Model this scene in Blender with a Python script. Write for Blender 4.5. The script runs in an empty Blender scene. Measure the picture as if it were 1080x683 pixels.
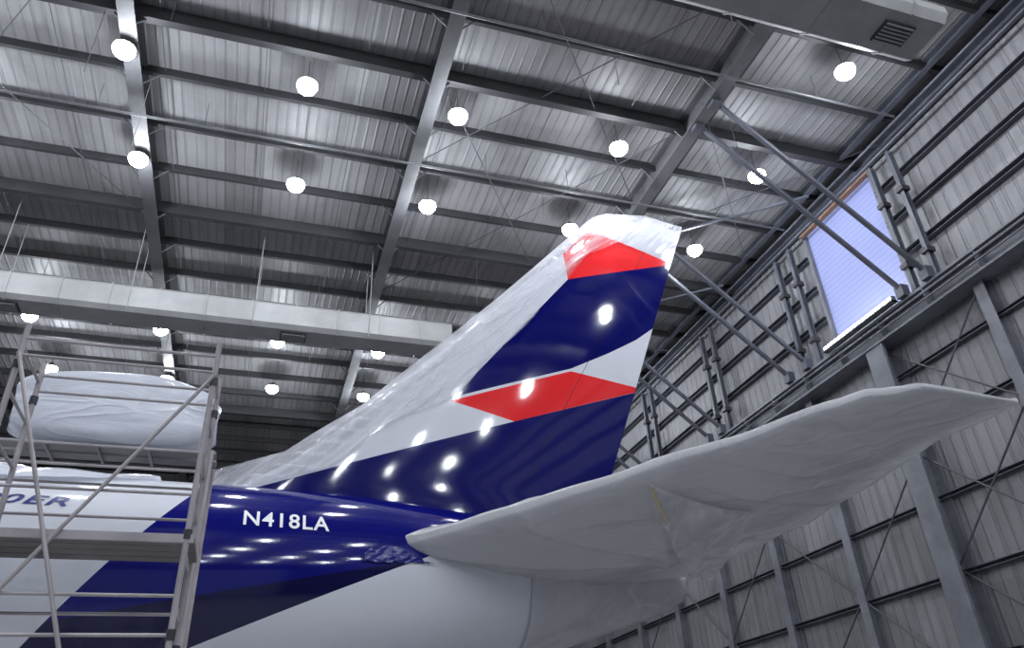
import bpy, math, random
from mathutils import Vector, Matrix, noise
random.seed(4)
scene=bpy.context.scene
try: scene.view_settings.view_transform='Standard'
except Exception: pass
FLOOR=-1.7
# ------------------------------------------------------------ camera
yaw,pitch,roll,FPX=.3381,.5459,-.0581,811.7
fw=Vector((math.sin(yaw)*math.cos(pitch),math.cos(yaw)*math.cos(pitch),math.sin(pitch)))
r0=Vector((math.cos(yaw),-math.sin(yaw),0)); u0=r0.cross(fw)
rr=r0*math.cos(roll)+u0*math.sin(roll); uu=-r0*math.sin(roll)+u0*math.cos(roll)
cd=bpy.data.cameras.new('camera'); cam=bpy.data.objects.new('camera',cd); scene.collection.objects.link(cam)
cam.matrix_world=Matrix(((rr.x,uu.x,-fw.x,0),(rr.y,uu.y,-fw.y,0),(rr.z,uu.z,-fw.z,0),(0,0,0,1)))
cd.sensor_width=36; cd.lens=FPX/1080*36; cd.clip_end=300; cd.clip_start=.05
scene.camera=cam
# ------------------------------------------------------------ mesh builder
class MB:
    def __init__(s): s.v=[]; s.f=[]; s.m=[]
    def quadbox(s,c,m=0):
        n=len(s.v); s.v+= [tuple(p) for p in c]
        for f in ((0,3,2,1),(4,5,6,7),(0,1,5,4),(1,2,6,5),(2,3,7,6),(3,0,4,7)): s.f.append(tuple(n+i for i in f)); s.m.append(m)
    def box(s,x0,x1,y0,y1,z0,z1,m=0):
        s.quadbox([(x0,y0,z0),(x1,y0,z0),(x1,y1,z0),(x0,y1,z0),(x0,y0,z1),(x1,y0,z1),(x1,y1,z1),(x0,y1,z1)],m)
    def frame(s,p,q,up=None):
        p=Vector(p);q=Vector(q);d=(q-p).normalized(); up=Vector(up or (0,0,1))
        if abs(d.dot(up))>.98: up=Vector((0,1,0))
        a=d.cross(up).normalized(); b=a.cross(d).normalized(); return p,q,a,b
    def beam(s,p,q,w,h,m=0,up=None,oa=0,ob=0):
        p,q,a,b=s.frame(p,q,up); p=p+a*oa+b*ob; q=q+a*oa+b*ob
        s.quadbox([p-a*w/2-b*h/2,p+a*w/2-b*h/2,p+a*w/2+b*h/2,p-a*w/2+b*h/2,q-a*w/2-b*h/2,q+a*w/2-b*h/2,q+a*w/2+b*h/2,q-a*w/2+b*h/2],m)
    def ibeam(s,p,q,w,h,m=0,t=.03,up=None):
        s.beam(p,q,w,t,m,up,0,h/2-t/2); s.beam(p,q,w,t,m,up,0,-h/2+t/2); s.beam(p,q,t,h-2*t,m,up)
    def cbeam(s,p,q,w,h,m=0,t=.02,up=None):
        s.beam(p,q,w,t,m,up,0,h/2-t/2); s.beam(p,q,w,t,m,up,0,-h/2+t/2); s.beam(p,q,t,h-2*t,m,up,w/2-t/2)
    def tube(s,p,q,r,m=0,n=8,r2=None):
        p,q,a,b=s.frame(p,q); r2=r if r2 is None else r2; k=len(s.v)
        for c,rad in ((p,r),(q,r2)):
            for i in range(n):
                t=2*math.pi*i/n; s.v.append(tuple(c+a*math.cos(t)*rad+b*math.sin(t)*rad))
        for i in range(n):
            j=(i+1)%n; s.f.append((k+i,k+j,k+n+j,k+n+i)); s.m.append(m)
        s.f.append(tuple(k+i for i in reversed(range(n)))); s.m.append(m)
        s.f.append(tuple(k+n+i for i in range(n))); s.m.append(m)
    def grid(s,rows,m=0,closed=False):
        k=len(s.v); nc=len(rows[0])
        for r in rows: s.v+=[tuple(p) for p in r]
        for i in range(len(rows)-1):
            for j in range(nc if closed else nc-1):
                j2=(j+1)%nc; s.f.append((k+i*nc+j,k+i*nc+j2,k+(i+1)*nc+j2,k+(i+1)*nc+j)); s.m.append(m)
    def cap(s,row,m=0,rev=False):
        k=len(s.v); s.v+=[tuple(p) for p in row]; n=len(row)
        s.f.append(tuple(k+i for i in (reversed(range(n)) if rev else range(n)))); s.m.append(m)
    def make(s,name,mats,smooth=False,parent=None,merge=False):
        me=bpy.data.meshes.new(name); me.from_pydata(s.v,[],s.f)
        for mm in mats: me.materials.append(mm)
        for p,mi in zip(me.polygons,s.m): p.material_index=mi; p.use_smooth=smooth
        me.validate()
        if merge:
            import bmesh
            bm=bmesh.new(); bm.from_mesh(me); bmesh.ops.remove_doubles(bm,verts=bm.verts,dist=1e-4); bmesh.ops.recalc_face_normals(bm,faces=bm.faces); bm.to_mesh(me); bm.free()
        me.update()
        o=bpy.data.objects.new(name,me); scene.collection.objects.link(o)
        if parent: o.parent=parent
        return o
# ------------------------------------------------------------ materials
def mat(name,col=(.5,.5,.5),rough=.5,metal=0,coat=0,spec=.5):
    m=bpy.data.materials.new(name); m.use_nodes=True; b=m.node_tree.nodes['Principled BSDF']
    b.inputs['Base Color'].default_value=(*col,1); b.inputs['Roughness'].default_value=rough; b.inputs['Metallic'].default_value=metal
    b.inputs['Coat Weight'].default_value=coat; b.inputs['Coat Roughness'].default_value=.03; b.inputs['Specular IOR Level'].default_value=spec
    return m,m.node_tree,b
class N:
    def __init__(s,nt): s.nt=nt
    def new(s,t,**k):
        n=s.nt.nodes.new(t)
        for a,b in k.items(): setattr(n,a,b)
        return n
    def L(s,a,b): s.nt.links.new(a,b)
    def math(s,op,a,b=None,c=None):
        n=s.new('ShaderNodeMath',operation=op)
        for i,x in enumerate((a,b,c)):
            if x is None: continue
            if isinstance(x,(int,float)): n.inputs[i].default_value=x
            else: s.L(x,n.inputs[i])
        return n.outputs[0]
    def mix(s,f,a,b):
        n=s.new('ShaderNodeMix',data_type='RGBA')
        for i,x in ((0,f),(6,a),(7,b)):
            if isinstance(x,(int,float)): n.inputs[i].default_value=x
            elif isinstance(x,tuple): n.inputs[i].default_value=(*x,1)
            else: s.L(x,n.inputs[i])
        return n.outputs[2]
    def noise(s,vec,scale,detail=3,rough=.5,mapscale=None,rot=None,dist=0):
        if mapscale:
            mp=s.new('ShaderNodeMapping'); mp.inputs['Scale'].default_value=mapscale
            if rot:
                m0=s.new('ShaderNodeMapping'); m0.inputs['Rotation'].default_value=rot; s.L(vec,m0.inputs[0]); vec=m0.outputs[0]
            s.L(vec,mp.inputs[0]); vec=mp.outputs[0]
        n=s.new('ShaderNodeTexNoise'); n.inputs['Scale'].default_value=scale; n.inputs['Detail'].default_value=detail; n.inputs['Roughness'].default_value=rough; n.inputs['Distortion'].default_value=dist
        s.L(vec,n.inputs['Vector']); return n.outputs[0]
    def ridge(s,f,p=6):
        a=s.math('ABSOLUTE',s.math('MULTIPLY_ADD',f,2,-1)); return s.math('POWER',s.math('SUBTRACT',1.0,a),p*3)
    def ramp(s,f,stops):
        n=s.new('ShaderNodeValToRGB'); e=n.color_ramp.elements
        while len(e)<len(stops): e.new(.5)
        for el,(p,c) in zip(e,stops): el.position=p; el.color=(*c,1) if isinstance(c,tuple) else (c,c,c,1)
        s.L(f,n.inputs[0]); return n.outputs[0]
    def bump(s,h,bsdf,strength=.3,dist=.05):
        n=s.new('ShaderNodeBump'); n.inputs['Strength'].default_value=strength; n.inputs['Distance'].default_value=dist
        s.L(h,n.inputs['Height']); s.L(n.outputs[0],bsdf.inputs['Normal']); return n.outputs[0]
    def obj(s):
        t=s.new('ShaderNodeTexCoord'); return t.outputs['Object']
    def xyz(s,v):
        n=s.new('ShaderNodeSeparateXYZ'); s.L(v,n.inputs[0]); return n.outputs
    def half(s,X,Z,p,q):
        dx,dz=q[0]-p[0],q[1]-p[1]; l=math.hypot(dx,dz); nx,nz=-dz/l,dx/l
        return s.math('ADD',s.math('MULTIPLY',X,nx),s.math('MULTIPLY_ADD',Z,nz,-(p[0]*nx+p[1]*nz)))
    def poly(s,X,Z,pts):
        a=sum(pts[i][0]*pts[(i+1)%len(pts)][1]-pts[(i+1)%len(pts)][0]*pts[i][1] for i in range(len(pts)))
        if a<0: pts=pts[::-1]
        m=None
        for i in range(len(pts)):
            h=s.half(X,Z,pts[i],pts[(i+1)%len(pts)]); m=h if m is None else s.math('MINIMUM',m,h)
        return s.math('GREATER_THAN',m,0)
NAVY=(.003,.004,.095); RED=(.74,.025,.028); WHITE=(.64,.65,.70)
def steel(name,c,rough=.5,var=.25):
    m,nt,b=mat(name,c,rough); n=N(nt); v=n.obj(); f=n.noise(v,1.3,5,.6)
    n.L(n.mix(n.ramp(f,[(.35,0.),(.7,1.)]),tuple(x*(1-var) for x in c),tuple(min(1,x*(1+var)) for x in c)),b.inputs['Base Color']); return m
M_beam=steel('rafter_paint',(.075,.075,.08),.6); M_purl=steel('purlin_paint',(.020,.020,.023),.6); M_pipe=steel('pipe_grey',(.07,.073,.08))
M_dark=steel('dark_steel',(.035,.035,.04)); M_brace=steel('brace_grey',(.080,.085,.105)); M_wallsteel=steel('wall_steel',(.14,.145,.165))
M_duct=steel('duct_galvanised',(.26,.26,.26),.45,.12); M_scaf=steel('scaffold_tube',(.38,.35,.36),.35)
M_wood=steel('scaffold_plank',(.15,.14,.14),.7); M_rust=steel('timber_trim',(.24,.14,.09),.7)
M_rod=steel('rod_grey',(.06,.06,.07))
def sheet(name,c,axis,period,panel,otheraxis,opanel,dark=.5):
    m,nt,b=mat(name,c,.5); n=N(nt); v=n.obj(); o=n.xyz(v); X=o[axis]; Y=o[otheraxis]
    saw=n.math('FRACT',n.math('MULTIPLY',X,1/period)); rib=n.ramp(saw,[(0,1.),(.12,1.),(.2,0.),(.9,0.),(1,1.)])
    pan=n.math('FLOOR',n.math('MULTIPLY',X,1/panel)); pan2=n.math('FLOOR',n.math('MULTIPLY',Y,1/opanel))
    comb=n.new('ShaderNodeCombineXYZ'); n.L(pan,comb.inputs[0]); n.L(pan2,comb.inputs[1])
    wn=n.new('ShaderNodeTexWhiteNoise',noise_dimensions='2D'); n.L(comb.outputs[0],wn.inputs['Vector'])
    st=n.noise(v,.6,6,.65); fac=n.math('ADD',n.math('MULTIPLY',wn.outputs['Value'],.35),n.math('MULTIPLY',st,.7))
    ms=[1,1,1]; ms[axis]=6; ms[otheraxis]=.25
    streak=n.noise(v,1.0,4,.6,tuple(ms)); fac=n.math('ADD',fac,n.math('MULTIPLY',n.math('SUBTRACT',streak,.5),.6))
    base=n.mix(n.ramp(fac,[(.2,0.),(.9,1.)]),tuple(x*.62 for x in c),tuple(x*1.2 for x in c))
    seam=n.math('GREATER_THAN',n.math('FRACT',n.math('MULTIPLY',X,1/panel)),.965)
    base=n.mix(n.math('MULTIPLY',seam,.5),base,tuple(x*.4 for x in c))
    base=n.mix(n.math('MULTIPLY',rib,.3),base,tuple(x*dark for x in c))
    n.L(base,b.inputs['Base Color']); n.bump(rib,b,.6,.04); return m
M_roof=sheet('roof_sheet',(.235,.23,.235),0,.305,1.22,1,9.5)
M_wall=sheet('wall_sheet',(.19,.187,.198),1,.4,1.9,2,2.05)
M_floor,nt,b=mat('concrete_floor',(.5,.5,.49),.35); n=N(nt); f=n.noise(n.obj(),.4,6,.6); n.L(n.mix(f,(.36,.36,.37),(.52,.52,.53)),b.inputs['Base Color'])
# aircraft paint
M_fin,nt,b=mat('fin_livery',WHITE,.07,0,0,.55); n=N(nt); v=n.obj(); o=n.xyz(v); X,Z=o[0],o[2]
red1=n.poly(X,Z,[(8.34,9.89),(8.3,10.9),(9.3,12.05),(10.5,11.8),(12.9,11.4)])
nav1=n.poly(X,Z,[(8.34,9.89),(12.9,11.58),(11.6,9.2),(11.26,8.75),(10.5,8.15),(9.45,7.5),(8.13,6.77),(4.6,5.39)])
red2=n.poly(X,Z,[(4.55,5.28),(8.13,6.69),(10.6,6.03+.47),(6.29,4.91)])
nav2=n.math('GREATER_THAN',n.half(X,Z,(6.29,4.91),(1.34,3.09)),0)
col=n.mix(red1,WHITE,RED); col=n.mix(nav1,col,NAVY); col=n.mix(red2,col,RED); col=n.mix(nav2,col,NAVY)
hg=n.math('ABSOLUTE',n.half(X,Z,(6.1,2.5),(12.1,13.0))); hm=n.math('LESS_THAN',hg,.012); col=n.mix(n.math('MULTIPLY',hm,.6),col,(.01,.01,.02))
n.L(col,b.inputs['Base Color']); n.bump(n.noise(v,.7,1,.5),b,.12,.05)
M_fus,nt,b=mat('fuselage_livery',WHITE,.09,0,0,.5); n=N(nt); v=n.obj(); o=n.xyz(v); X,Z=o[0],o[2]
m1=n.half(X,Z,(-.7,2.5),(-3.35,-1.03)); m2=n.half(X,Z,(-.88,-1.01),(2.43,.39))
bl=n.math('GREATER_THAN',n.math('MINIMUM',m1,m2),0)
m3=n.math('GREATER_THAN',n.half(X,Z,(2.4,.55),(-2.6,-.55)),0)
blue=n.mix(m3,(.004,.005,.14),(.003,.003,.045))  # darker lower band paints a reflection into the blue
n.L(n.mix(bl,WHITE,blue),b.inputs['Base Color']); n.bump(n.noise(v,.7,1,.5),b,.12,.05)
M_white,_,_=mat('white_paint',(.70,.70,.71),.2,0,.5)
M_letter,_,_=mat('lettering_white',(.9,.9,.92),.3)
M_letterblue,_,_=mat('lettering_navy',(.01,.02,.16),.3)
M_tape,_,_=mat('masking_tape',(.50,.42,.24),.6)
# plastic film
def film(name,col,opacity,mscale,rot,rough=.3,bumps=.6,sc=1.0,rdist=.10,fine=1.0,tlw=.25):
    m,nt,b=mat(name,col,rough); n=N(nt); v=n.obj()
    w1=n.noise(v,1.0*sc,2,.45,mscale,rot,.4); w2=n.noise(v,4*sc,4,.55,mscale,rot,.6)
    r1=n.ridge(n.noise(v,1.1*sc,1.5,.5,mscale,rot,.8),5); r2=n.ridge(n.noise(v,2.8*sc,2,.5,mscale,rot,.6),5)
    h=n.math('ADD',n.math('ADD',w1,n.math('MULTIPLY',w2,.10*fine)),n.math('ADD',n.math('MULTIPLY',r1,.22),n.math('MULTIPLY',r2,.07*fine)))
    nb=n.bump(h,b,bumps,rdist)
    tr=n.new('ShaderNodeBsdfTransparent'); tl=n.new('ShaderNodeBsdfTranslucent'); tl.inputs[0].default_value=(*col,1); n.L(nb,tl.inputs['Normal'])
    mx0=n.new('ShaderNodeMixShader'); mx0.inputs[0].default_value=tlw; n.L(b.outputs[0],mx0.inputs[1]); n.L(tl.outputs[0],mx0.inputs[2])
    mx=n.new('ShaderNodeMixShader'); f=n.math('ADD',n.math('MULTIPLY',n.math('SUBTRACT',w1,.5),.9),n.math('ADD',n.math('MULTIPLY',r1,.30),n.math('MULTIPLY_ADD',r2,.12,opacity))); f=n.math('MINIMUM',1.0,n.math('MAXIMUM',0.0,f))
    n.L(f,mx.inputs[0]); n.L(tr.outputs[0],mx.inputs[1]); n.L(mx0.outputs[0],mx.inputs[2])
    out=[q for q in nt.nodes if q.type=='OUTPUT_MATERIAL'][0]; n.L(mx.outputs[0],out.inputs[0]); return m
M_sleeve=film('plastic_film_fin',(.74,.74,.78),.32,(.16,1,1.5),(0,.82,0),.16,.6,1.2,.11,.5)
M_wrap=film('plastic_film_wrap',(.64,.64,.66),.88,(.5,1.3,1),(0,0,.5),.25,.5,.6,.14,.5)
M_flap=film('plastic_film_flap',(.76,.76,.78),.40,(1.3,.5,1),(0,0,.3),.22,.6,.8)
M_wrap2=film('plastic_film_bundle',(.78,.80,.86),.93,(.5,1,1.8),(0,0,0),.15,.7,.9,.1,.6)
def emis(name,c,s):
    m=bpy.data.materials.new(name); m.use_nodes=True; b=m.node_tree.nodes['Principled BSDF']
    b.inputs['Base Color'].default_value=(*c,1); b.inputs['Emission Color'].default_value=(*c,1); b.inputs['Emission Strength'].default_value=s; return m
M_lens=emis('lamp_lens',(.93,.95,1),70); M_tubelight=emis('tube_light_glow',(.95,.97,1),35)
M_pane,nt,b=mat('window_panel',(.20,.24,.42),.65); n=N(nt); o=n.xyz(n.obj())
w=n.ramp(n.math('FRACT',n.math('MULTIPLY',o[2],5.0)),[(0,.45),(.12,.45),(.2,1.),(1,1.)]); cc=n.mix(w,(.12,.135,.25),(.19,.215,.40)); n.L(cc,b.inputs['Base Color']); n.L(cc,b.inputs['Emission Color']); b.inputs['Emission Strength'].default_value=.5

# ------------------------------------------------------------ hangar shell
XW=18.6; ZR=18.35; X0=-45; Y0=-30; Y1=62
mb=MB(); mb.box(X0,XW+.3,Y0,Y1,FLOOR-.2,FLOOR); mb.make('floor',[M_floor])
mb=MB(); mb.box(X0,XW+.3,Y0,Y1,ZR,ZR+.12); mb.make('ceiling',[M_roof])
WY0,WY1,WZ0,WZ1=14.95,18.7,12.6,17.6
mb=MB()
mb.box(XW,XW+.2,Y0,WY0,FLOOR,ZR); mb.box(XW,XW+.2,WY1,Y1,FLOOR,ZR); mb.box(XW,XW+.2,WY0,WY1,FLOOR,WZ0); mb.box(XW,XW+.2,WY0,WY1,WZ1,ZR)
mb.make('wall_right',[M_wall])
mb=MB(); mb.box(X0,XW,Y1,Y1+.2,FLOOR,ZR); mb.make('wall_far',[M_wall])
mb=MB(); mb.box(X0-.2,X0,Y0,Y1,FLOOR,ZR); mb.make('wall_left',[M_wall])
mb=MB(); mb.box(XW+.08,XW+.12,WY0,WY1,WZ0,WZ1,0)
for a in (WY0+.04,WY1-.04): mb.box(XW-.08,XW+.15,a-.06,a+.06,WZ0,WZ1,1)
mb.box(XW-.1,XW+.15,WY0,WY1,WZ0-.06,WZ0+.08,1); mb.box(XW-.12,XW+.15,WY0-.1,WY1+.1,WZ1-.04,WZ1+.05,2)
mb.make('window_1',[M_pane,M_wallsteel,M_rust])
mb=MB(); mb.box(XW-1.02,XW-.76,15.05,18.4,12.22,12.27,1)
for k in range(2): mb.tube((XW-.90,15.08+k*1.67,12.35),(XW-.90,16.68+k*1.67,12.35),.07,0)
for k in range(3): mb.box(XW-.98,XW-.82,15.05+k*1.64,15.1+k*1.64,12.22,12.40,1)
mb.make('fluorescent_strip_light',[M_tubelight,M_wallsteel])
# ------------------------------------------------------------ roof framing
RAF=[-4.75+8.2*k for k in range(-4,3)]
mb=MB()
for x in RAF: mb.ibeam((x,Y0,17.9),(x,Y1,17.9),.42,.8,0,.04)
mb.make('roof_rafters',[M_beam])
mb=MB(); PY=[]
y=15.2-2.05*21
while y<Y1: PY.append(y); y+=2.05
for i,y in enumerate(PY):
    heavy=(i%4==1)
    if heavy: mb.cbeam((X0,y,18.08),(XW,y,18.08),.22,.46)
    else: mb.cbeam((X0,y,18.2),(XW,y,18.2),.12,.28)
mb.make('roof_purlins',[M_purl])
mb=MB()
for x in RAF:
    for y in PY:
        mb.beam((x+.1,y,17.55),(x+.6,y,18.1),.04,.04); mb.beam((x-.1,y,17.55),(x-.6,y,18.1),.04,.04)
for x in [X0+2.73*k for k in range(24)]:
    if x<XW: mb.tube((x,Y0,18.16),(x,Y1,18.16),.014,0,5)
for (x,a,bb) in [(-13,12,24),(3.45,15,27),(3.45,9,19),(11.6,14,22)]:
    mb.tube((x,a,17.95),(min(x+8.2,XW-.2),bb,17.95),.018,0,5)
    mb.tube((min(x+8.2,XW-.2),a,17.95),(x,bb,17.95),.018,0,5)
mb.make('roof_bracing_rods',[M_rod])
mb=MB()
for y,z,r in ((18.2,17.3,.04),(27.5,17.3,.05),(12.4,17.3,.04)):
    mb.tube((X0+.5,y,z),(XW-1.3,y,z),r,0,8)
    for k in range(21): mb.tube((X0+1.5+k*2.9,y,z),(X0+1.5+k*2.9,y,18.3),.010,0,5)
mb.make('sprinkler_pipes',[M_pipe])
mb=MB()
for k in range(22):
    x=random.uniform(-11,13); y=random.choice(PY[20:32])-.02; l=random.uniform(.8,3.4); mb.tube((x,y,18.2),(x+random.uniform(-.1,.1),y,18.2-l),.010,0,5)
mb.make('hanging_drop_cables',[M_rod])
mb=MB()
mb.cbeam((XW-.25,Y0,17.85),(XW-.25,Y1,17.85),.3,.4); mb.tube((XW-.5,Y0,17.4),(XW-.5,Y1,17.4),.05); mb.tube((XW-.7,Y0,17.75),(XW-.7,Y1,17.75),.045)
mb.cbeam((XW-1.0,Y0,18.15),(XW-1.0,Y1,18.15),.2,.3)
mb.make('eave_beam',[M_brace])
# ------------------------------------------------------------ wall framing
mb=MB()
ys=[16.6+3.84*k for k in range(-11,12)]
for i,y in enumerate(ys):
    big=abs(y-16.6)<.1 or (i%3==2 and y<16)
    if big: mb.ibeam((XW-.35,y,FLOOR),(XW-.35,y,11.45),.75,.62,0,.05,up=(1,0,0)); mb.box(XW-.70,XW-.66,y-.36,y+.36,FLOOR,11.45)
    else: mb.ibeam((XW-.2,y,FLOOR),(XW-.2,y,11.45),.34,.36,0,.03,up=(1,0,0))
mb.make('steel_columns',[M_wallsteel])
mb=MB()
for z in (.4,2.45,4.5,6.55,8.6,10.4): mb.cbeam((XW-.1,Y0,z),(XW-.1,Y1,z),.18,.13)
for z in (13.9,15.2,16.5):
    for a,c_ in ((Y0,WY0),(WY1,Y1)): mb.cbeam((XW-.1,a,z),(XW-.1,c_,z),.2,.2)
mb.make('wall_girts',[M_brace])
mb=MB()
mb.box(XW-.75,XW-.05,Y0,Y1,12.12,12.2); mb.box(XW-.75,XW-.05,Y0,Y1,11.45,11.53); mb.box(XW-.42,XW-.36,Y0,Y1,11.5,12.15)
mb.tube((XW-.85,Y0,11.9),(XW-.85,Y1,11.9),.04); mb.tube((XW-.85,Y0,11.7),(XW-.85,Y1,11.7),.025)
y=Y0
while y<Y1: mb.box(XW-.74,XW-.1,y-.012,y+.012,11.5,12.15); y+=1.92
mb.make('wall_girder',[M_wallsteel])
mb=MB()
for y in (13.55,14.55,19.3,20.35,25.1,26.1,31,32):
    mb.beam((11.55,y,17.7),(XW-.8,y+.25,12.5),.12,.12)
    mb.box(XW-.9,XW-.62,y+.1,y+.4,12.21,12.6)
    mb.box(11.5,11.8,y-.15,y+.15,17.35,17.6)
for y in (19.8,25.6):
    mb.beam((11.7,y+1.4,17.6),(XW-1.3,y-3.2,17.6),.08,.08)
mb.make('knee_braces',[M_brace])
mb=MB()
for y in (13.75,14.6,19.25,20.1,25.2,26,31.2,32):
    mb.cbeam((XW-.38,y,12.21),(XW-.38,y,17.3),.14,.2,0,.03,up=(1,0,0))
    for z in (13.2,15.6): mb.box(XW-.56,XW-.24,y-.14,y+.14,z,z+.16,1)
mb.make('steel_posts',[M_brace,M_dark])
mb=MB()
for a in (9.0,12.9,20.5,28.2):
    mb.tube((XW-.3,a,11.3),(XW-.3,a+7.6,4.6),.03,0,6); mb.tube((XW-.3,a+7.6,11.3),(XW-.3,a,4.6),.03,0,6)
    mb.tube((XW-.3,a,4.6),(XW-.3,a+7.6,FLOOR),.03,0,6); mb.tube((XW-.3,a+7.6,4.6),(XW-.3,a,FLOOR),.03,0,6)
mb.make('wall_bracing_rods',[M_rod])
# ------------------------------------------------------------ ducts
def duct(name,y,z,x0,x1,w,h,grilles,seam=1.5):
    mb=MB(); c=.12*w
    def ring(x,s=1):
        pts=[(-w/2+c,-h/2),(w/2-c,-h/2),(w/2,-h/2+c),(w/2,h/2-c),(w/2-c,h/2),(-w/2+c,h/2),(-w/2,h/2-c),(-w/2,-h/2+c)]
        return [(x,y+a*s,z+b_*s) for a,b_ in pts]
    rows=[ring(x0),ring(x1)]; mb.grid(rows,0,True); mb.cap(ring(x0),0); mb.cap(ring(x1),0,True)
    x=x0+.4
    while x<x1:
        mb.grid([ring(x-.03,1.0),ring(x-.03,1.05),ring(x+.03,1.05),ring(x+.03,1.0)],0,True); x+=seam
    for gx in grilles:
        mb.box(gx-.45,gx+.45,y-.3,y+.3,z-h/2-.06,z-h/2+.02,1)
        for k in range(6): mb.box(gx-.4,gx+.4,y-.26+k*.1,y-.22+k*.1,z-h/2-.09,z-h/2-.05,0)
    for k in range(int((x1-x0)/4)):
        for s in (-1,1): mb.tube((x0+1+k*4,y+s*(w/2+.03),z-h/2),(x0+1+k*4,y+s*(w/2+.03),18.3),.015,0,5)
    return mb.make(name,[M_duct,M_dark])
duct('ventilation_duct',24.8,14.82,-42,6.1,1.2,1.05,[-8.7,.4,-18])
duct('ventilation_duct',8.9,15.95,4.5,14.7,1.5,.6,[13.6],2.2)
# ------------------------------------------------------------ lamps
mb=MB()
def lathe(mb,prof,m,n=20):
    rows=[[(r*math.cos(2*math.pi*i/n),r*math.sin(2*math.pi*i/n),z) for i in range(n)] for r,z in prof]; mb.grid(rows,m,True)
lathe(mb,[(.28,.03),(.29,.05),(.24,.09),(.12,.12),(.10,.14),(.10,.26),(.04,.29),(.001,.30)],0)
lathe(mb,[(.001,-.25),(.09,-.24),(.18,-.21),(.25,-.14),(.285,-.05),(.28,.04),(.001,.04)],1)
mb.tube((0,0,.28),(0,0,1.0),.012,0,5)
lm=mb.make('high_bay_lamp',[M_dark,M_lens],True); lmesh=lm.data; bpy.data.objects.remove(lm)
ld=bpy.data.lights.new('high_bay_light','POINT'); ld.energy=285; ld.shadow_soft_size=.17; ld.color=(.85,.915,1)
LX=(-19.5,-14.6,-9.7,-4.85,-.13,4.25,9.5,14.6)
pts=[(x,y) for y in (15.85,20.1,30.6,35.2) for x in LX]+[(14.6,11.3)]+[(x,y) for y in (-12,-6.5,-1,4) for x in LX[1:]]
for xv,yv in pts:
    lamp=bpy.data.objects.new('high_bay_lamp',lmesh); scene.collection.objects.link(lamp); lamp.location=(xv,yv,17.3)
    l=bpy.data.objects.new('light',ld); scene.collection.objects.link(l); l.parent=lamp; l.location=(0,0,-.44)
# ------------------------------------------------------------ airplane (local: x aft, -y port, z up)
ap=bpy.data.objects.new('airplane',None); scene.collection.objects.link(ap)
ap.location=(-.203,17.368,3.397); ap.rotation_euler=(0,0,.0614)
def lerp(a,b,t): return a+(b-a)*t
def interp(tab,x):
    if x<=tab[0][0]: return tab[0][1:]
    for p,q in zip(tab,tab[1:]):
        if x<=q[0]:
            t=(x-p[0])/(q[0]-p[0]); return tuple(lerp(a,b_,t) for a,b_ in zip(p[1:],q[1:]))
    return tab[-1][1:]
FT=[(-40,.1,-.7,.1),(-39,.7,-1.5,1.0),(-37,1.5,-2.2,1.8),(-34,2.3,-2.5,2.4),(-30,2.5,-2.55,2.5),(-6,2.5,-2.55,2.5),(-3,2.52,-2.45,2.45),(0,2.55,-2.05,2.28),(3,2.5,-1.45,1.9),(6,2.25,-.8,1.35),(8.5,1.95,-.22,.85),(10.0,1.65,.25,.5),(10.7,1.4,.6,.28),(10.9,1.2,.85,.08)]
def fsec(x):
    s=[interp(FT,x+d) for d in (-1.2,-.8,-.4,0,.4,.8,1.2)] if -38<x<9.4 else ([interp(FT,x+d) for d in (-.4,-.2,0,.2,.4)] if 9.4<=x<10.3 else [interp(FT,x)])
    return tuple(sum(k)/len(s) for k in zip(*s))
def fside(x,z):
    t,b_,w=fsec(x); c=(t+b_)/2; h=(t-b_)/2; q=max(0,1-((z-c)/h)**2); return w*math.sqrt(q)
mb=MB(); xs=[-40+.6*k for k in range(0,57)]+[-6+.3*k for k in range(0,58)]; xs=sorted(set([x for x in xs if x<10.85]+[10.9]))
rows=[]
for x in xs:
    t,b_,w=fsec(x); c=(t+b_)/2; h=(t-b_)/2
    rows.append([(x,-w*math.cos(a),c+h*math.sin(a)) for a in [2*math.pi*i/96 for i in range(96)]])
mb.grid(rows,0,True); mb.cap(rows[0]); mb.cap(rows[-1])
mb.make('fuselage',[M_fus],True,ap,True)
LE=[(-1.0,2.2),(-.6,2.5),(.7,3.3),(2.35,4.75),(4.0,6.45),(5.95,8.5),(7.95,10.65),(9.2,11.95),(9.9,12.55),(10.5,12.8)]
cum=[0]
for p,q in zip(LE,LE[1:]): cum.append(cum[-1]+math.dist(p,q))
def le(t): return interp([(c_,*p) for c_,p in zip(cum,LE)],t*cum[-1])
TE0=(8.2,1.6); TE1=(13.0,12.95)
def airf(u): return 5*(.2969*math.sqrt(u)-.126*u-.3516*u*u+.2843*u**3-.1036*u**4)
US=[.5*(1-math.cos(math.pi*i/30)) for i in range(31)]
def thk(ch): return .06*ch*(1-max(0,ch-8)*.03)
rows=[]
for k in range(61):
    t=k/60; L=le(t); T=(lerp(TE0[0],TE1[0],t),lerp(TE0[1],TE1[1],t)); ch=math.dist(L,T); th=thk(ch)*(1 if t<.97 else .6)
    fil=.25*max(0,1-t/.12)**2
    row=[]
    for u in US: row.append((lerp(L[0],T[0],u),-(airf(u)*th+fil*u*(1-u)*2),lerp(L[1],T[1],u)))
    for u in reversed(US[1:-1]): row.append((lerp(L[0],T[0],u),(airf(u)*th+fil*u*(1-u)*2),lerp(L[1],T[1],u)))
    rows.append(row)
mb=MB(); mb.grid(rows,0,True); mb.cap(rows[-1]); mb.make('vertical_fin',[M_fin],True,ap,True)
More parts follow.
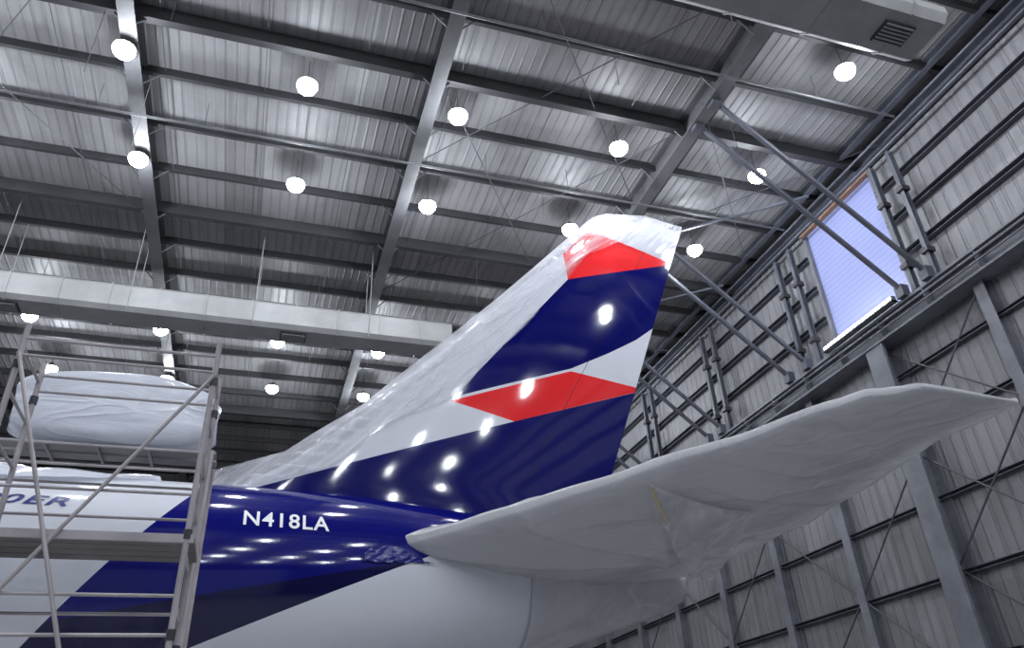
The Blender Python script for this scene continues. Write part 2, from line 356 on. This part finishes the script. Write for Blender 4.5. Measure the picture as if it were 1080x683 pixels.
def fin_half(x,z):
    best=None
    for k in range(0,61,2):
        t=k/60; L=le(t); T=(lerp(TE0[0],TE1[0],t),lerp(TE0[1],TE1[1],t))
        d=(T[0]-L[0],T[1]-L[1]); l2=d[0]**2+d[1]**2; u=((x-L[0])*d[0]+(z-L[1])*d[1])/l2
        e=abs((x-L[0])*d[1]-(z-L[1])*d[0])/math.sqrt(l2)
        if best is None or e<best[0]: best=(e,u,math.sqrt(l2))
    u=min(1,max(0,best[1])); return airf(u)*thk(best[2])
OUT=[(-1.2,2.45),(-.93,2.96),(-.17,3.28),(.59,3.58),(1.29,4.18),(2.27,4.95),(3.95,6.68),(5.91,8.7),(7.87,10.85),(9.07,12.2),(9.6,12.75),(10.14,13.02),(11.64,13.28),(13.1,13.15)]
INN=[(-1.1,2.3),(-.4,2.55),(.3,2.75),(1.2,3.1),(2.3,3.85),(3.4,4.65),(4.7,5.6),(6.3,7.4),(7.5,8.85),(8.25,9.8),(9.2,11.0),(10.3,11.75),(11.4,11.6),(12.3,11.38)]
def resample(P,n):
    return [interp([(i,*p) for i,p in enumerate(P)],k/n*(len(P)-1)) for k in range(n+1)]
def sleeve(side):
    A=resample(OUT,200); B=resample(INN,200); rows=[]
    for i,(a,b_) in enumerate(zip(A,B)):
        row=[]
        for j in range(33):
            t=j/32; x=lerp(a[0],b_[0],t); z=lerp(a[1],b_[1],t)
            s_=(x+z)*.7; n_=(x-z)*.7
            w=noise.noise(Vector((s_*.2,n_*1.5,side*3.)))*.12+noise.noise(Vector((s_*.3,n_*3.6,side*7.)))*.06
            hth=fin_half(x,z); e=min(1,t*6)
            y=(hth+.05+abs(w))*e
            if t>.9: k_=(t-.9)*10; x+=noise.noise(Vector((i*.05,0,side)))*.22*k_; z+=noise.noise(Vector((i*.05,5,side)))*.22*k_
            row.append((x,side*y,z+w*.25*(1-t)))
        rows.append(row)
    return rows
mb=MB(); mb.grid(sleeve(-1)); mb.grid(sleeve(1)); mb.make('fin_plastic_sheet',[M_sleeve],True,ap,True)
# stabilisers
SLE=[(1.5,.6),(2.5,1.2),(4.05,2.73),(5.55,4.36),(7.3,6.41),(8.5,8.0),(9.15,8.75),(9.9,9.15)]
STE=[(10.4,.6),(10.7,1.0),(11.2,2.4),(11.6,4.0),(11.75,5.3),(11.75,6.6),(11.75,7.8),(12.25,9.15)]
def stabz(y): return 1.2+.12*(y-1.9)
def crease(x,y,p,q,wd):
    dx,dy=q[0]-p[0],q[1]-p[1]; l=math.hypot(dx,dy); t=((x-p[0])*dx+(y-p[1])*dy)/l/l; d=((x-p[0])*dy-(y-p[1])*dx)/l
    e=1 if 0<=t<=1 else math.exp(-((abs(t-.5)-.5)*l/.4)**2)
    s=math.exp(-(d/wd)**2) if d>0 else math.exp(-(d/(wd*3.5))**2)
    return s*e
CR=[((5.2,3.4),(11.3,2.2),.09,.11),((6.9,5.4),(8.9,2.2),.07,.10),((8.2,5.6),(11.8,5.0),.08,.07),((8.8,8.2),(11.6,7.0),.07,.04),((3.4,1.8),(8.8,2.4),.09,.13),((6,4.4),(11.2,6.2),.06,.04),((9.6,3),(11.6,4.4),.07,.06),((4.4,2.8),(7.6,4.6),.06,.04),((7.6,6.5),(11.5,6.2),.06,.04),((7.0,3.2),(10.8,3.2),.05,.04)]
def stab(side,wrap):
    n=170 if wrap else 60; A=resample(SLE,n); B=resample(STE,n); rows=[]
    for i,(a,b_) in enumerate(zip(A,B)):
        g=0 if wrap else .12
        L=(lerp(a[0],b_[0],g*.3),a[1]); T=(lerp(b_[0],a[0],g),b_[1]); ch=T[0]-L[0]; th=min(.085*ch,.55)
        tt=i/n
        th*=1-.35*tt
        if tt>.9: th*=max(.2,1-(tt-.9)*7)
        row=[]
        def pt(u,s):
            x=lerp(L[0],T[0],u); y=lerp(L[1],T[1],u); z=stabz(y); off=airf(u)*th
            if wrap:
                w=noise.noise(Vector((x*.4,y*.8,s*4+side)))*.10+noise.noise(Vector((x*.7-y*1.1,y*.5+x*.25,s)))*.07
                e=min(1,8*u*(1-u)+.12)
                off+=.05+w*.4*e
                for cp,cq,wd,am in CR: off+=crease(x,y,cp,cq,wd)*am*e
                if s<0: off+=.30*math.sin(math.pi*u)*max(0,1-tt*1.3)+(.2*max(0,u-.75)*4*(.4+.3*math.sin(tt*9)))*.3*(1-tt)
                if u<.04 or u>.96: z+=noise.noise(Vector((i*.06,u*3,side)))*.06
            return (x,-side*y,z+s*off)
        for u in US: row.append(pt(u,1))
        for u in reversed(US[1:-1]): row.append(pt(u,-1))
        rows.append(row)
    return rows
for side in (1,-1):
    nm='port' if side==1 else 'starboard'
    for wrap in (False,True):
        if wrap:
            _U=US; US=[.5*(1-math.cos(math.pi*i/80)) for i in range(81)]
        R=stab(side,wrap); mb=MB(); mb.grid(R,0,True); mb.cap(R[-1]); mb.cap(R[0])
        if wrap: US=_U
        mb.make(nm+('_stabiliser_plastic_wrap' if wrap else '_horizontal_stabiliser'),[M_wrap if wrap else M_white],True,ap,True)
def under(x,y):
    A=interp([(p[1],p[0]) for p in SLE],y)[0]; B=interp([(p[1],p[0]) for p in STE],y)[0]; ch=B-A; u=min(1,max(0,(x-A)/ch)); tt=(y-.6)/8.5
    return stabz(y)-airf(u)*min(.085*ch,.55)*(1-.35*tt)-.30*math.sin(math.pi*u)*max(0,1-tt*1.3)
mb=MB(); rows=[]
for i in range(61):
    t=i/60; row=[]
    for j in range(31):
        s=j/30; x=lerp(lerp(6.7,10.2,t),lerp(9.4,10.9,t),s); y=lerp(lerp(5.55,1.3,t),lerp(5.0,1.2,t),s)
        y=max(.9,y+noise.noise(Vector((t*3,s*3,1)))*.12)
        row.append((x,-y,under(x,y)-.18-.05*abs(noise.noise(Vector((t*5,s*2,0))))-.12*t))
    rows.append(row)
mb.grid(rows); mb.make('loose_plastic_flap',[M_flap],True,ap)
mb=MB()
def tape(pts,wd):
    rows=[]
    for (x,y) in pts: rows.append([(x-wd,-y,under(x-wd,y)-.24),(x+wd,-y,under(x+wd,y)-.24)])
    mb.grid(rows)
tape([(lerp(6.75,7.6,k/8),lerp(5.5,4.6,k/8)) for k in range(9)],.04)
mb.make('masking_tape_strip',[M_tape],False,ap)
mb=MB(); rows=[]
for i in range(40):
    t=i/39; row=[]
    for j in range(12):
        s=j/11; x=2.15+1.5*t; z=.62+.10*t+.34*s*math.sin(math.pi*min(1,t*1.1+.08))**.5+.05*noise.noise(Vector((t*8,s,0)))
        row.append((x,-(fside(x,z)+.025+.06*abs(noise.noise(Vector((t*9,s*4,2))))),z))
    rows.append(row)
M_mask,nt_,b_=mat('blue_masking_film',(.012,.018,.17),.2); mb.grid(rows); mb.make('root_masking_film',[M_mask],True,ap)
mb=MB(); rows=[]
for k in range(48):
    x=6.0+k*.1; t,b_,w=fsec(min(x,10.7)); c_=(t+b_)/2; h=(t-b_)/2; row=[]
    for i in range(64):
        a=2*math.pi*i/64; q=.07+.09*abs(noise.noise(Vector((x*.6,math.cos(a)*1.4,math.sin(a)*1.4))))
        row.append((x,-(w+q)*math.cos(a),c_+(h+q)*math.sin(a)))
    rows.append(row)
mb.grid(rows,0,True); mb.cap(rows[-1]); mb.make('tail_cone_plastic_wrap',[M_wrap],True,ap,True)
mb=MB(); rows=[]
for k in range(90):
    x=-13+k*.125; t,b_,w=fsec(x); c_=(t+b_)/2; h=(t-b_)/2; row=[]
    lo=.88+.06*noise.noise(Vector((x*.7,0,0)))+(0 if x<-3.5 else (x+3.5)*.14)
    for i in range(40):
        a=lerp(lo,math.pi-lo,i/39); q=.06+.12*abs(noise.noise(Vector((x*.9,math.cos(a)*2,math.sin(a)*2))))
        row.append((x,-(w+q)*math.cos(a),c_+(h+q)*math.sin(a)))
    rows.append(row)
mb.grid(rows); mb.make('fuselage_plastic_sheet',[M_wrap2],True,ap)
def letters(txt,x0,x1,z,cap,m,name,shear=0,slope=0):
    cu=bpy.data.curves.new(name,'FONT'); cu.body=txt; cu.size=1; cu.offset=.016; cu.resolution_u=6; cu.shear=shear; cu.space_character=1.12
    t=bpy.data.objects.new('tmp',cu); scene.collection.objects.link(t); bpy.context.view_layer.update()
    me=bpy.data.meshes.new_from_object(t.evaluated_get(bpy.context.evaluated_depsgraph_get())); bpy.data.objects.remove(t)
    xa=min(v.co.x for v in me.vertices); xb=max(v.co.x for v in me.vertices); ya=min(v.co.y for v in me.vertices); yb=max(v.co.y for v in me.vertices)
    import bmesh
    bm=bmesh.new(); bm.from_mesh(me); bmesh.ops.subdivide_edges(bm,edges=[e for e in bm.edges if e.calc_length()>.2],cuts=3); bmesh.ops.triangulate(bm,faces=bm.faces); bm.to_mesh(me); bm.free()
    for v in me.vertices:
        x=lerp(x0,x1,(v.co.x-xa)/(xb-xa)); zz=z+cap*(v.co.y-ya)/(yb-ya)+slope*(x-x0); v.co=(x,-(fside(x,zz)+.018),zz)
    me.materials.clear(); me.materials.append(m); o=bpy.data.objects.new(name,me); scene.collection.objects.link(o); o.parent=ap
letters('N418LA',-.2,1.45,1.2,.34,M_letter,'registration_lettering')
letters('300ER',-4.95,-3.2,1.34,.21,M_letterblue,'type_lettering',.3)
# ------------------------------------------------------------ maintenance dock with wrapped bundle
mb=MB()
for x in (-6.6,-4.2,-.8):
    for y in (11.9,12.7): mb.tube((x,y,FLOOR),(x,y,4.7),.03,0,8)
for y in (11.9,12.7):
    for z in (4.66,4.35,.9): mb.tube((-6.6,y,z),(-.8,y,z),.022,0,8)
for k in range(9): mb.tube((-6.6+.7*k,11.9,4.66),(-6.6+.7*k,12.7,4.66),.02,0,6)
mb.box(-6.7,-.75,12.0,12.25,4.69,4.73,1); mb.box(-6.7,-.75,12.35,12.6,4.69,4.73,1)
mb.make('maintenance_dock',[M_scaf,M_duct])
mb=MB(); rows=[]
for k in range(80):
    t=k/79; x=lerp(-3.75,-.82,t); s=min(1,(math.sin(math.pi*t))**.2 if 0<t<1 else .02); row=[]
    for i in range(72):
        a=2*math.pi*i/72; e=.4; ca,sa=math.cos(a),math.sin(a)
        px=.5*s*math.copysign(abs(ca)**e,ca); pz=.6*s*math.copysign(abs(sa)**e,sa)
        q=1+.08*noise.noise(Vector((x*.8,px*2,pz*4)))+.03*noise.noise(Vector((x*1.5,px*3,pz*7)))
        row.append((x+.1*noise.noise(Vector((px*3,pz*3,x))),12.3+px*q,5.34+max(-.6,pz*q)))
    rows.append(row)
mb.grid(rows,0,True); mb.make('plastic_wrapped_bundle',[M_wrap2],True)
# ------------------------------------------------------------ scaffold tower (foreground)
mb=MB(); xa,xb,ya,yb=-2.2,-.56,7.0,7.75
for x in (xa,xb):
    for y in (ya,yb):
        mb.tube((x,y,FLOOR+.12),(x,y,3.86),.026,0,10)
        mb.tube((x,y,FLOOR),(x,y,FLOOR+.14),.07,2,12)
for z in (.3,1.2,1.5,2.35,3.55,3.72):
    for y in (ya,yb): mb.tube((xa,y,z),(xb,y,z),.015,0,8)
for x in (xa,xb):
    for k in range(12):
        z=-1.2+k*.44; mb.tube((x,ya,z),(x,yb,z),.015,0,8)
mb.tube((xb,ya-.03,3.5),(-2.2,ya-.03,.95),.018,0,8); mb.tube((xa,ya-.05,3.55),(-1.0,ya-.05,.2),.018,0,8)
mb.tube((xb,ya,.2),(xa,ya,-1.3),.02,0,8)
for k in range(4): mb.box(xa-.4,xb+.06,ya+.02+k*.18,ya+.18+k*.18,1.95,1.99,1)
mb.box(xa-.4,xb+.06,ya-.02,ya+.01,1.93,2.0,0)
for z in (2.0,1.2,3.45):
    for x in (xa,xb):
        for y in (ya,yb): mb.tube((x,y,z-.04),(x,y,z+.04),.036,2,8)
mb.make('scaffold_tower',[M_scaf,M_wood,M_dark])
# ------------------------------------------------------------ world (ambient fill added to light the ceiling, let in by leaving the rear open)
w=bpy.data.worlds.new('world'); scene.world=w; w.use_nodes=True
bg=w.node_tree.nodes['Background']; bg.inputs[0].default_value=(.66,.76,1,1); bg.inputs[1].default_value=.35
